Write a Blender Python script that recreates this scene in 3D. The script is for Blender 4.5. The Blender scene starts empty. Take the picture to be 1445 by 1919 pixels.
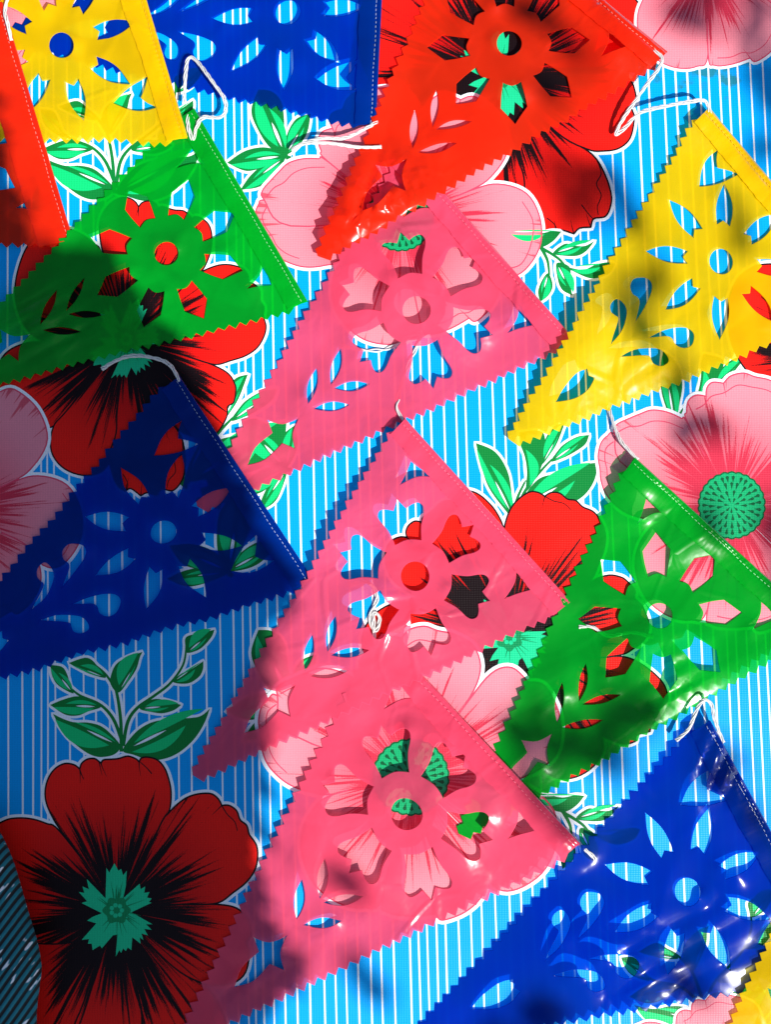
import bpy, math, random
import numpy as np
from mathutils import Vector
from mathutils.geometry import delaunay_2d_cdt

random.seed(7); np.random.seed(7)
scene = bpy.context.scene
COL = scene.collection
S = 0.0005            # metres per photograph pixel on the table
HC = 1.05             # camera height

# ------------------------------------------------------------------ camera, sky, sun, exposure
cam = bpy.data.cameras.new('camera'); camo = bpy.data.objects.new('camera', cam)
COL.objects.link(camo); camo.location = (0, 0, HC)
cam.sensor_fit = 'VERTICAL'; cam.sensor_height = 24.0
cam.lens = 24.0 * HC / (1919 * S)
cam.clip_start = 0.01; cam.clip_end = 60
scene.camera = camo

EL = math.radians(46)
az = Vector((0.66, -0.75)).normalized()
SUN = Vector((az.x * math.cos(EL), az.y * math.cos(EL), math.sin(EL)))
w = bpy.data.worlds.new('World'); scene.world = w; w.use_nodes = True
nt = w.node_tree; bg = nt.nodes['Background']
sky = nt.nodes.new('ShaderNodeTexSky'); sky.sky_type = 'NISHITA'; sky.sun_disc = False
sky.sun_elevation = EL; sky.sun_rotation = math.atan2(SUN.x, SUN.y)
nt.links.new(sky.outputs[0], bg.inputs[0]); bg.inputs[1].default_value = 0.078
sl = bpy.data.lights.new('sun', 'SUN'); so = bpy.data.objects.new('sun', sl); COL.objects.link(so)
sl.energy = 4.9; sl.angle = math.radians(0.5); sl.color = (1.0, 0.96, 0.9)
so.rotation_euler = (-SUN).to_track_quat('-Z', 'Y').to_euler(); so.location = SUN * 5
vs = scene.view_settings
vs.view_transform = 'Standard'; vs.look = 'None'; vs.gamma = 1; vs.exposure = 0.45; vs.use_curve_mapping = False
scene.render.engine = 'CYCLES'
scene.cycles.max_bounces = 5; scene.cycles.diffuse_bounces = 2; scene.cycles.glossy_bounces = 2; scene.cycles.transparent_max_bounces = 10
scene.cycles.caustics_reflective = False; scene.cycles.caustics_refractive = False

# ------------------------------------------------------------------ helpers
def W(px, py, z=0.0):
    k = 1 - z / HC
    return ((px - 722.5) * S * k, (959.5 - py) * S * k, z)

def link(name, verts, faces, mats, parent=None, smooth=False, mi=None, loc=None):
    me = bpy.data.meshes.new(name); me.from_pydata([tuple(v) for v in verts], [], [tuple(f) for f in faces])
    for m in mats: me.materials.append(m)
    if mi is not None: me.polygons.foreach_set('material_index', np.asarray(mi, dtype=np.int32))
    if smooth: me.polygons.foreach_set('use_smooth', np.ones(len(me.polygons), dtype=bool))
    me.update()
    o = bpy.data.objects.new(name, me); COL.objects.link(o)
    if parent: o.parent = parent
    if loc: o.location = loc
    return o

def tag(o, label=None, cat=None, group=None, kind=None):
    if label: o['label'] = label
    if cat: o['category'] = cat
    if group: o['group'] = group
    if kind: o['kind'] = kind
    return o

def empty(name, loc=(0, 0, 0)):
    o = bpy.data.objects.new(name, None); COL.objects.link(o); o.location = loc; o.empty_display_size = .02
    return o

def smooth(pts, n=5, closed=True, sharp=()):
    """Catmull-Rom through the points; indices in sharp stay corners."""
    P = [np.array(p, float) for p in pts]; m = len(P); out = []
    rng = range(m if closed else m - 1)
    for i in rng:
        p1, p2 = P[i], P[(i + 1) % m]
        p0 = P[(i - 1) % m] if (closed or i > 0) else p1
        p3 = P[(i + 2) % m] if (closed or i + 2 < m) else p2
        if i in sharp: p0 = p1
        if (i + 1) % m in sharp: p3 = p2
        for k in range(n):
            t = k / n
            out.append(.5 * ((2 * p1) + (-p0 + p2) * t + (2 * p0 - 5 * p1 + 4 * p2 - p3) * t * t + (-p0 + 3 * p1 - 3 * p2 + p3) * t ** 3))
    if not closed: out.append(P[-1])
    return np.array(out)

def area(p):
    x, y = p[:, 0], p[:, 1]
    return .5 * np.sum(x * np.roll(y, -1) - np.roll(x, -1) * y)

def offset(p, d):
    p = np.asarray(p, float)
    if area(p) < 0: p = p[::-1]
    a = np.roll(p, 1, 0); b = np.roll(p, -1, 0)
    t = b - a; t /= (np.linalg.norm(t, axis=1, keepdims=True) + 1e-9)
    return p + np.stack([t[:, 1], -t[:, 0]], 1) * d

def winding(C, poly):
    wn = np.zeros(len(C), int)
    a = poly; b = np.roll(poly, -1, 0)
    for i in range(0, len(a), 256):
        a_, b_ = a[i:i + 256], b[i:i + 256]
        up = (a_[None, :, 1] <= C[:, None, 1]) & (b_[None, :, 1] > C[:, None, 1])
        dn = (a_[None, :, 1] > C[:, None, 1]) & (b_[None, :, 1] <= C[:, None, 1])
        cr = (b_[None, :, 0] - a_[None, :, 0]) * (C[:, None, 1] - a_[None, :, 1]) - (C[:, None, 0] - a_[None, :, 0]) * (b_[None, :, 1] - a_[None, :, 1])
        wn += (up & (cr > 0)).sum(1) - (dn & (cr < 0)).sum(1)
    return wn

def fill(polys, holes=(), extra=None):
    """One non-overlapping triangle sheet for the union of polys minus holes."""
    pts, edges = [], []
    for p in list(polys) + list(holes):
        k = len(pts); n = len(p)
        pts += [Vector((float(q[0]), float(q[1]))) for q in p]
        edges += [(k + i, k + (i + 1) % n) for i in range(n)]
    if extra is not None: pts += [Vector((float(q[0]), float(q[1]))) for q in extra]
    V, E, F, *_ = delaunay_2d_cdt(pts, edges, [], 0, 1e-5)
    V = np.array([tuple(v) for v in V]); F = np.array([list(f) for f in F])
    C = V[F].mean(1)
    ok = np.zeros(len(F), bool)
    for p in polys: ok |= winding(C, np.asarray(p)) != 0
    for p in holes: ok &= winding(C, np.asarray(p)) == 0
    F = F[ok]
    a, b, c = V[F[:, 0]], V[F[:, 1]], V[F[:, 2]]
    ar = (b[:, 0] - a[:, 0]) * (c[:, 1] - a[:, 1]) - (b[:, 1] - a[:, 1]) * (c[:, 0] - a[:, 0])
    F = F[np.abs(ar) > 1e-7]; ar = ar[np.abs(ar) > 1e-7]
    F[ar > 0] = F[ar > 0][:, ::-1]        # y is flipped when placed: keeps normals up
    used = np.unique(F); rm = -np.ones(len(V), int); rm[used] = np.arange(len(used))
    return V[used], rm[F]

def ribbon(p, w0, w1=None, closed=False):
    p = np.asarray(p, float)
    if closed: p = np.vstack([p, p[:1]])
    t = np.gradient(p, axis=0); t /= (np.linalg.norm(t, axis=1, keepdims=True) + 1e-9)
    n = np.stack([-t[:, 1], t[:, 0]], 1)
    ww = np.linspace(w0, w0 if w1 is None else w1, len(p))[:, None] / 2
    return np.vstack([p + n * ww, (p - n * ww)[::-1]])

class Sheet:
    """flat print: several inks laid in thin steps, one mesh"""
    def __init__(s): s.v = []; s.f = []; s.m = []
    def add(s, polys, mat, z, holes=()):
        V, F = fill(polys, holes)
        k = len(s.v)
        s.v += [(v[0] * S, -v[1] * S, z) for v in V]; s.f += [tuple(int(i) + k for i in f) for f in F]; s.m += [mat] * len(F)
    def build(s, name, mats, parent, loc=None):
        return link(name, s.v, s.f, mats, parent, mi=s.m, loc=loc)

# ------------------------------------------------------------------ materials
def nodes(name):
    m = bpy.data.materials.new(name); m.use_nodes = True
    t = m.node_tree; t.nodes.clear()
    return m, t, t.nodes.new('ShaderNodeOutputMaterial')

def N(t, typ, **kw):
    n = t.nodes.new(typ)
    for k, v in kw.items():
        if k.startswith('i_'): n.inputs[k[2:].replace('_', ' ')].default_value = v
        else: setattr(n, k, v)
    return n

def math_(t, op, a, b=None, c=None):
    n = t.nodes.new('ShaderNodeMath'); n.operation = op
    for i, x in enumerate((a, b, c)):
        if x is None: continue
        if isinstance(x, (int, float)): n.inputs[i].default_value = x
        else: t.links.new(x, n.inputs[i])
    return n.outputs[0]

def mixc(t, f, a, b):
    n = t.nodes.new('ShaderNodeMix'); n.data_type = 'RGBA'
    for i, x in ((0, f), (6, a), (7, b)):
        if isinstance(x, (int, float)): n.inputs[i].default_value = x
        elif isinstance(x, tuple): n.inputs[i].default_value = (*x, 1)
        else: t.links.new(x, n.inputs[i])
    return n.outputs[2]

def oil_finish(t, out, color):
    """coated woven cloth: thread relief, faint print unevenness, satin coat"""
    geo = N(t, 'ShaderNodeNewGeometry')
    mp = N(t, 'ShaderNodeMapping'); t.links.new(geo.outputs['Position'], mp.inputs[0])
    wx = N(t, 'ShaderNodeTexWave', wave_type='BANDS', bands_direction='X', i_Scale=130.0, i_Distortion=1.2, i_Detail=1.0)
    wy = N(t, 'ShaderNodeTexWave', wave_type='BANDS', bands_direction='Y', i_Scale=150.0, i_Distortion=1.2, i_Detail=1.0)
    for q in (wx, wy): t.links.new(mp.outputs[0], q.inputs['Vector'])
    weave = math_(t, 'ADD', wx.outputs['Fac'], wy.outputs['Fac'])
    fine = N(t, 'ShaderNodeTexNoise', i_Scale=900.0, i_Detail=2.0); t.links.new(mp.outputs[0], fine.inputs['Vector'])
    big = N(t, 'ShaderNodeTexNoise', i_Scale=9.0, i_Detail=3.0); t.links.new(mp.outputs[0], big.inputs['Vector'])
    hsum = math_(t, 'MULTIPLY_ADD', big.outputs['Fac'], 26.0, math_(t, 'MULTIPLY_ADD', fine.outputs['Fac'], 0.7, weave))
    bmp = N(t, 'ShaderNodeBump', i_Strength=0.42, i_Distance=0.00014); t.links.new(hsum, bmp.inputs['Height'])
    k = math_(t, 'MULTIPLY_ADD', weave, 0.05, math_(t, 'MULTIPLY_ADD', fine.outputs['Fac'], 0.14, 0.86))
    col = t.nodes.new('ShaderNodeMix'); col.data_type = 'RGBA'; col.blend_type = 'MULTIPLY'; col.inputs[0].default_value = 1
    if isinstance(color, tuple): col.inputs[6].default_value = (*color, 1)
    else: t.links.new(color, col.inputs[6])
    t.links.new(k, col.inputs[7])
    b = N(t, 'ShaderNodeBsdfPrincipled'); t.links.new(col.outputs[2], b.inputs['Base Color'])
    t.links.new(math_(t, 'MULTIPLY_ADD', fine.outputs['Fac'], 0.15, 0.33), b.inputs['Roughness'])
    b.inputs['IOR'].default_value = 1.45; b.inputs['Specular IOR Level'].default_value = 0.16
    t.links.new(bmp.outputs[0], b.inputs['Normal']); t.links.new(b.outputs[0], out.inputs[0])

def ink(name, color):
    m, t, o = nodes(name); oil_finish(t, o, color); return m

def petal_ink(name, light, mid, dark, R, core, amp, K, rim=0.0, midr=0.55):
    """brush-stroke petal: dark strokes running out from the flower's centre (object origin)"""
    m, t, o = nodes(name)
    tc = N(t, 'ShaderNodeTexCoord'); sp = N(t, 'ShaderNodeSeparateXYZ'); t.links.new(tc.outputs['Object'], sp.inputs[0])
    x, y = sp.outputs[0], sp.outputs[1]
    r = math_(t, 'SQRT', math_(t, 'ADD', math_(t, 'MULTIPLY', x, x), math_(t, 'MULTIPLY', y, y)))
    info = N(t, 'ShaderNodeObjectInfo')
    def streak(k, kr, det):
        c = N(t, 'ShaderNodeCombineXYZ')
        t.links.new(math_(t, 'MULTIPLY', math_(t, 'DIVIDE', x, r), k), c.inputs[0])
        t.links.new(math_(t, 'MULTIPLY', math_(t, 'DIVIDE', y, r), k), c.inputs[1])
        t.links.new(math_(t, 'MULTIPLY_ADD', r, kr, math_(t, 'MULTIPLY', info.outputs['Random'], 40.0)), c.inputs[2])
        n = N(t, 'ShaderNodeTexNoise', i_Scale=1.0, i_Detail=det, i_Roughness=0.6); t.links.new(c.outputs[0], n.inputs['Vector'])
        return n.outputs['Fac']
    lo = streak(2.6, 6.0, 1.0); hi = streak(K, 9.0, 3.0)
    sm = math_(t, 'ADD', math_(t, 'MULTIPLY', math_(t, 'SUBTRACT', lo, 0.5), amp * 1.5), math_(t, 'MULTIPLY', math_(t, 'SUBTRACT', hi, 0.5), amp * 2.2))
    tt = math_(t, 'DIVIDE', r, R)
    gr = N(t, 'ShaderNodeTexNoise', i_Scale=1500.0, i_Detail=1.0); t.links.new(tc.outputs['Object'], gr.inputs['Vector'])
    sm = math_(t, 'ADD', sm, math_(t, 'MULTIPLY', math_(t, 'SUBTRACT', gr.outputs['Fac'], .5), .30))
    val = math_(t, 'SUBTRACT', math_(t, 'ADD', sm, core), tt)
    st = N(t, 'ShaderNodeMapRange', i_From_Min=-0.05, i_From_Max=0.04); t.links.new(val, st.inputs[0])
    g = N(t, 'ShaderNodeMapRange', interpolation_type='SMOOTHSTEP', i_From_Min=midr - .35, i_From_Max=midr + .3); t.links.new(tt, g.inputs[0])
    base = mixc(t, g.outputs[0], mid, light)
    if rim:
        v2 = math_(t, 'SUBTRACT', math_(t, 'ADD', tt, math_(t, 'MULTIPLY', math_(t, 'SUBTRACT', hi, 0.5), 1.3)), rim)
        s2 = N(t, 'ShaderNodeMapRange', i_From_Min=-0.02, i_From_Max=0.02); t.links.new(v2, s2.inputs[0])
        base = mixc(t, math_(t, 'MULTIPLY', s2.outputs[0], .75), base, dark)
    oil_finish(t, o, mixc(t, st.outputs[0], base, dark)); return m

def film(name, color, trans, tint, rough=0.28, wr=0.35, gloss=0.5, sub=0.5, scale=26.0, creases=.35):
    """thin tinted plastic sheet: reflects, lets light through and shows what lies under it"""
    m, t, o = nodes(name)
    geo = N(t, 'ShaderNodeNewGeometry')
    n1 = N(t, 'ShaderNodeTexNoise', i_Scale=scale, i_Detail=2.0, i_Roughness=0.5, i_Distortion=0.6)
    n2 = N(t, 'ShaderNodeTexNoise', i_Scale=scale * 9, i_Detail=0.0)
    t.links.new(geo.outputs['Position'], n1.inputs['Vector']); t.links.new(geo.outputs['Position'], n2.inputs['Vector'])
    # fold lines left from packing, only here and there
    dw = N(t, 'ShaderNodeTexNoise', i_Scale=5.0, i_Detail=1.0); t.links.new(geo.outputs['Position'], dw.inputs['Vector'])
    av = N(t, 'ShaderNodeVectorMath', operation='MULTIPLY_ADD'); t.links.new(dw.outputs['Color'], av.inputs[0]); av.inputs[1].default_value = (.08, .08, 0); t.links.new(geo.outputs['Position'], av.inputs[2])
    vo = N(t, 'ShaderNodeTexVoronoi', feature='DISTANCE_TO_EDGE', i_Scale=scale * .75); t.links.new(av.outputs[0], vo.inputs['Vector'])
    cr = N(t, 'ShaderNodeMapRange', interpolation_type='SMOOTHSTEP', i_From_Min=0.0, i_From_Max=0.09); t.links.new(vo.outputs['Distance'], cr.inputs[0])
    cm = N(t, 'ShaderNodeMapRange', i_From_Min=.48, i_From_Max=.66); t.links.new(dw.outputs['Fac'], cm.inputs[0])
    crease = math_(t, 'MULTIPLY', math_(t, 'SUBTRACT', 1.0, cr.outputs[0]), math_(t, 'MULTIPLY', cm.outputs[0], creases))
    h = math_(t, 'ADD', crease, math_(t, 'MULTIPLY_ADD', n2.outputs['Fac'], 0.05, n1.outputs['Fac']))
    b = N(t, 'ShaderNodeBump', i_Strength=wr, i_Distance=0.006); t.links.new(h, b.inputs['Height'])
    tv = math_(t, 'MULTIPLY_ADD', math_(t, 'SUBTRACT', n1.outputs['Fac'], .5), trans * 1.1, trans)
    dif = N(t, 'ShaderNodeBsdfDiffuse'); dif.inputs[0].default_value = (*color, 1)
    trl = N(t, 'ShaderNodeBsdfTranslucent'); trl.inputs[0].default_value = (*color, 1)
    tra = N(t, 'ShaderNodeBsdfTransparent'); tra.inputs[0].default_value = (*tint, 1)
    gls = N(t, 'ShaderNodeBsdfGlossy'); gls.inputs[0].default_value = (1, 1, 1, 1); gls.inputs['Roughness'].default_value = rough
    for q in (dif, trl, gls): t.links.new(b.outputs[0], q.inputs['Normal'])
    m1 = N(t, 'ShaderNodeMixShader'); m1.inputs[0].default_value = sub; t.links.new(dif.outputs[0], m1.inputs[1]); t.links.new(trl.outputs[0], m1.inputs[2])
    m2 = N(t, 'ShaderNodeMixShader'); t.links.new(tv, m2.inputs[0]); t.links.new(m1.outputs[0], m2.inputs[1]); t.links.new(tra.outputs[0], m2.inputs[2])
    fr = N(t, 'ShaderNodeFresnel'); fr.inputs[0].default_value = 1.45; t.links.new(b.outputs[0], fr.inputs['Normal'])
    m3 = N(t, 'ShaderNodeMixShader'); t.links.new(math_(t, 'MULTIPLY', fr.outputs[0], gloss), m3.inputs[0])
    t.links.new(m2.outputs[0], m3.inputs[1]); t.links.new(gls.outputs[0], m3.inputs[2])
    t.links.new(m3.outputs[0], o.inputs[0]); return m

def plain(name, color, rough=0.5, trans=0.0):
    m, t, o = nodes(name)
    n = N(t, 'ShaderNodeTexNoise', i_Scale=700.0, i_Detail=2.0)
    geo = N(t, 'ShaderNodeNewGeometry'); t.links.new(geo.outputs['Position'], n.inputs['Vector'])
    c = mixc(t, n.outputs['Fac'], tuple(q * .8 for q in color), color)
    b = N(t, 'ShaderNodeBsdfPrincipled'); t.links.new(c, b.inputs['Base Color']); b.inputs['Roughness'].default_value = rough
    if trans:
        tr = N(t, 'ShaderNodeBsdfTransparent'); mx = N(t, 'ShaderNodeMixShader'); mx.inputs[0].default_value = trans
        t.links.new(b.outputs[0], mx.inputs[1]); t.links.new(tr.outputs[0], mx.inputs[2]); t.links.new(mx.outputs[0], o.inputs[0])
    else: t.links.new(b.outputs[0], o.inputs[0])
    return m

def cloth_ground():
    m, t, o = nodes('cloth_blue')
    geo = N(t, 'ShaderNodeNewGeometry')
    # mildew stain that has its own place on the cloth
    ctr = W(1318, 92)
    d = N(t, 'ShaderNodeVectorMath', operation='DISTANCE'); d.inputs[1].default_value = ctr
    mp = N(t, 'ShaderNodeMapping'); mp.inputs['Scale'].default_value = (1, 1, 1); t.links.new(geo.outputs['Position'], mp.inputs[0])
    t.links.new(mp.outputs[0], d.inputs[0])
    n = N(t, 'ShaderNodeTexNoise', i_Scale=60.0, i_Detail=5.0); t.links.new(geo.outputs['Position'], n.inputs['Vector'])
    v = math_(t, 'SUBTRACT', n.outputs['Fac'], math_(t, 'MULTIPLY_ADD', d.outputs['Value'], 7.0, 0.22))
    s = N(t, 'ShaderNodeMapRange', i_From_Min=0.0, i_From_Max=0.12); t.links.new(v, s.inputs[0])
    oil_finish(t, o, mixc(t, math_(t, 'MULTIPLY', s.outputs[0], .75), (0.0, 0.34, 0.84), (0.02, 0.16, 0.12)))
    return m

M = dict(
    blue=cloth_ground(), white=ink('print_white', (.84, .88, .92)),
    red=petal_ink('print_red_petal', (.90, .011, .006), (.50, .004, .004), (.008, .003, .004), .145, .54, .66, 24.0, midr=.62),
    black=ink('print_black', (.008, .004, .005)),
    pink=petal_ink('print_pink_petal', (.82, .25, .305), (.74, .11, .16), (.58, .03, .065), .125, .44, .80, 27.0, rim=1.12, midr=.6),
    pinkline=ink('print_pink_line', (.72, .06, .12)),
    green=ink('print_green', (.004, .20, .035)), lgreen=ink('print_light_green', (.006, .58, .17)),
    star=ink('print_star_green', (.012, .56, .25)), dstar=ink('print_deep_green', (.004, .24, .08)),
    disc=ink('print_disc_green', (.006, .36, .13)), ddisc=ink('print_disc_dark', (.002, .09, .03)),
    f_pink=film('film_pink', (1.0, .098, .20), .27, (1.0, .42, .55), wr=.3, sub=.3, gloss=.5, rough=.2, creases=.5),
    f_yellow=film('film_yellow', (1.0, .63, .0), .26, (1.0, .9, .2), wr=.24, sub=.3, gloss=.3, rough=.28, creases=.5),
    f_green=film('film_green', (.0, .47, .026), .36, (.06, 1.0, .16), rough=.22, gloss=.35, wr=.18, sub=.3),
    f_red=film('film_red', (.95, .03, .004), .30, (1.0, .08, .05), rough=.2, gloss=.45, wr=.28, sub=.3, creases=.5),
    f_blue=film('film_blue', (.0, .038, .32), .38, (.0, .20, .95), rough=.15, wr=.12, gloss=.14, sub=.3, scale=16.0, creases=.7),
    string=plain('string_white', (.86, .85, .82), .35, .25),
    thread=plain('thread_white', (.42, .5, .72), .6),
    bark=plain('bark', (.12, .08, .05), .9), leaf=plain('shade_leaf', (.05, .11, .025), .5),
)
mm = .001
L1 = .012 * mm     # one ink step

# ------------------------------------------------------------------ tablecloth with its print
cx, cy, hx, hy = 0, 0, .62, .74
cloth = link('tablecloth', [(-hx, -hy, 0), (hx, -hy, 0), (hx, hy, 0), (-hx, hy, 0),
                            (-hx, -hy, -.0008), (hx, -hy, -.0008), (hx, hy, -.0008), (-hx, hy, -.0008)],
             [(0, 1, 2, 3), (7, 6, 5, 4), (4, 5, 1, 0), (5, 6, 2, 1), (6, 7, 3, 2), (7, 4, 0, 3)], [M['blue']])
tag(cloth, 'glossy blue oilcloth with white stripes, red and pink flowers and green leaves', 'tablecloth')

xs = [14, 41, 61, 77, 89, 103, 131, 156, 180, 205, 232, 255, 279, 305, 335, 358, 388, 415, 440, 458, 472, 486, 505, 525, 549, 572,
      598, 620, 639, 662, 686, 705, 729, 758, 775, 791, 808, 826, 850, 874, 893, 919, 946, 967, 990, 1012, 1040, 1063, 1090, 1112,
      1126, 1142, 1165, 1195, 1216, 1250, 1272, 1300, 1325, 1348, 1372, 1390, 1410, 1428, 1446]
xs += [1446 + 25 * k for k in range(1, 12)] + [14 - 25 * k for k in range(1, 20)]
sv, sf = [], []
for x0 in xs:
    wd = random.uniform(3.0, 3.7); ph = random.uniform(0, 6)
    k = len(sv); ys = np.linspace(-480, 2400, 37)
    for y in ys:
        xc = x0 + (y - 1400) * .045 * x0 / 1300 + .8 * math.sin(y / 210 + ph)
        for e in (-1, 1):
            p = W(xc + e * wd / 2, y); sv.append((max(-hx + .001, min(hx - .001, p[0])), p[1], L1))
    for i in range(36):
        a = k + 2 * i; sf.append((a, a + 2, a + 3, a + 1))
link('printed_stripes', sv, sf, [M['white']], cloth)

# --- red flower (offsets from the flower's centre, traced at 2.89 x)
q = 1 / 2.89
RP = [
    [(-300, 590 - 1020), (-345, -500), (-380, -580), (-387, -650), (-368, -720), (-330, -770), (-280, -795), (-230, -788), (-200, -765), (-190, -795), (-160, -818), (-120, -822), (-95, -805), (-85, -797), (-70, -815), (-30, -818), (10, -822), (60, -835), (105, -820), (122, -803), (135, -825), (170, -830), (220, -815), (260, -770), (285, -700), (295, -630), (285, -540), (240, -470), (120, -200), (0, 0), (-130, -200)],
    [(240, -470), (285, -530), (330, -575), (380, -610), (440, -630), (510, -632), (550, -605), (570, -568), (610, -568), (650, -540), (670, -490), (705, -460), (720, -410), (755, -360), (765, -300), (750, -220), (700, -150), (630, -95), (560, -45), (470, -32), (255, -30), (0, 0), (120, -200)],
    [(255, -30), (480, -35), (630, -20), (700, 30), (722, 80), (729, 135), (705, 170), (720, 230), (699, 335), (640, 390), (560, 405), (469, 395), (300, 300), (0, 0)],
    [(300, 300), (459, 395), (520, 450), (560, 520), (590, 600), (599, 675), (570, 750), (505, 765), (490, 810), (430, 815), (400, 845), (330, 825), (305, 850), (250, 835), (190, 770), (140, 680), (134, 545), (90, 400), (0, 0)],
    [(134, 545), (150, 750), (60, 840), (-80, 850), (-190, 780), (-230, 640), (-180, 500), (0, 0)],
    [(-200, 160), (-430, 180), (-560, 230), (-650, 330), (-660, 470), (-600, 590), (-480, 660), (-340, 680), (-220, 620), (-150, 400), (0, 0)],
    [(-310, -430), (-380, -470), (-460, -495), (-540, -500), (-610, -485), (-690, -430), (-740, -330), (-750, -210), (-730, -70), (-670, 50), (-570, 150), (-430, 180), (-200, 160), (0, 0), (-100, -160)],
]
RORD = [5, 4, 6, 3, 0, 2, 1]
RSH = {0: (8, 12, 13, 19, 29), 1: (7, 21), 2: (13,), 3: (8, 10, 12, 18), 4: (7,), 5: (10,), 6: (13,)}
STAR = [(-60, -65), (-55, -230), (-40, -205), (-12, -255), (10, -215), (25, -225), (35, -190), (55, -215), (50, -130), (35, -65), (125, -145), (130, -115), (155, -130), (150, -95), (178, -100), (165, -70), (190, -65), (175, -45), (190, -42), (80, 10), (195, 75), (160, 75), (190, 105), (150, 100), (170, 135), (135, 125), (145, 160), (125, 145), (130, 180), (85, 145), (80, 215), (60, 200), (50, 220), (35, 205), (25, 230), (15, 215), (-5, 250), (5, 130), (-20, 135), (-80, 205), (-90, 190), (-130, 215), (-135, 180), (-155, 180), (-150, 155), (-190, 160), (-110, 70), (-160, 55), (-130, 35), (-80, 15), (-190, -40), (-160, -50), (-205, -100), (-175, -95), (-185, -130), (-150, -115), (-162, -170)]
def scl(P, k): return [(a * k, b * k) for a, b in P]

RIN = {3: ([(515, 440), (545, 520), (520, 580), (545, 640), (525, 700), (530, 745)], [(440, 690), (470, 730), (500, 765)], [(255, 760), (300, 800), (310, 848)]),
       0: ([(-200, -765), (-190, -735), (-178, -710)], [(190, -740), (165, -770), (128, -803)]), 1: ([(570, -568), (600, -520), (640, -480), (655, -430)],)}
PIN = {1: ([(-620, -395), (-560, -425), (-500, -430), (-430, -455), (-350, -450), (-262, -415)],),
       2: ([(-640, -345), (-680, -310), (-688, -255), (-676, -190), (-672, -130), (-640, -70), (-590, -20)],),
       0: ([(-195, -520), (-150, -545), (-110, -590), (-40, -610), (30, -650), (110, -640), (200, -620), (270, -570)],),
       4: ([(-80, 600), (0, 615), (80, 605), (140, 620), (230, 590), (300, 520)],), 5: ([(420, 490), (500, 495), (590, 420), (650, 310), (640, 190)],)}
def flower_meshes(kind):
    if kind == 'red': PS, ORD, SH, line, lw = RP, RORD, RSH, 1, 3.2
    else: PS, ORD, SH, line, lw = PP, PORD, PSH, 1, 2.6
    curves = {i: smooth(scl(PS[i], q), 5, True, SH.get(i, ())) for i in ORD}
    back = Sheet(); back.add([offset(curves[i], 7.0) for i in ORD], 0, 2 * L1)
    pet = []
    for n, i in enumerate(ORD):
        c = curves[i]; sh = Sheet(); z = (3 + 2 * n) * L1
        sh.add([c], 0, z)
        k = [j for j in range(len(c)) if np.linalg.norm(c[j]) > 55]
        # contour: the outer run of the outline
        d = np.linalg.norm(c, axis=1); j0 = int(np.argmin(d)); run = np.roll(c, -j0, 0)
        run = run[np.linalg.norm(run, axis=1) > (62 if kind == 'red' else 95)]
        if len(run) > 3: sh.add([ribbon(run, lw)], 1, z + L1)
        # ink lines running in from the notches
        for s in SH.get(i, ()):
            p = np.array(PS[i][s]) * q; r = np.linalg.norm(p)
            if r > 120:
                dr = p / r; nn = np.array([-dr[1], dr[0]]) * random.uniform(-.5, .5)
                pts = smooth([p, p - dr * 10 + nn * 6, p - dr * 26 + nn * 20], 5, False)
                sh.add([ribbon(pts, 2.6, .4)], 1, z + 1.5 * L1)
        for ln_ in ((RIN if kind == 'red' else PIN).get(i, ())):
            sh.add([ribbon(smooth(scl(ln_, q), 6, False), 2.2, 1.6)], 1, z + 1.7 * L1)
        pet.append(sh)
    return back, pet

# --- pink flower
PP = [
    [(-234, -436), (-244, -506), (-234, -566), (-194, -596), (-139, -591), (-134, -636), (-104, -666), (-44, -661), (-4, -701), (66, -716), (126, -696), (211, -676), (300, -620), (330, -500), (250, -330), (0, 0)],
    [(-234, -436), (-274, -471), (-354, -506), (-434, -516), (-494, -496), (-554, -471), (-624, -436), (-634, -386), (-560, -200), (0, 0)],
    [(-634, -386), (-674, -376), (-709, -336), (-724, -266), (-714, -196), (-709, -136), (-684, -66), (-634, -6), (-570, 40), (-480, 70), (-360, 80), (0, 0), (-480, -260)],
    [(-360, 80), (-470, 160), (-520, 280), (-510, 400), (-450, 520), (-340, 600), (-220, 620), (-130, 560), (0, 0)],
    [(-130, 560), (-110, 640), (-4, 660), (120, 650), (150, 680), (260, 640), (340, 560), (360, 440), (300, 300), (0, 0)],
    [(300, 300), (380, 500), (480, 540), (620, 460), (690, 320), (680, 160), (560, 50), (400, 20), (0, 0)],
    [(400, 20), (560, -10), (690, -110), (710, -280), (640, -430), (560, -450), (480, -520), (380, -490), (250, -330), (0, 0)],
]
PORD = [2, 5, 3, 1, 6, 4, 0]
PSH = {0: (4, 7, 15), 1: (9,), 2: (11,), 3: (8,), 4: (3, 9), 5: (8,), 6: (5, 9)}

meshes = {}
for kind in ('red', 'pink'):
    meshes[kind] = flower_meshes(kind)

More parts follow.
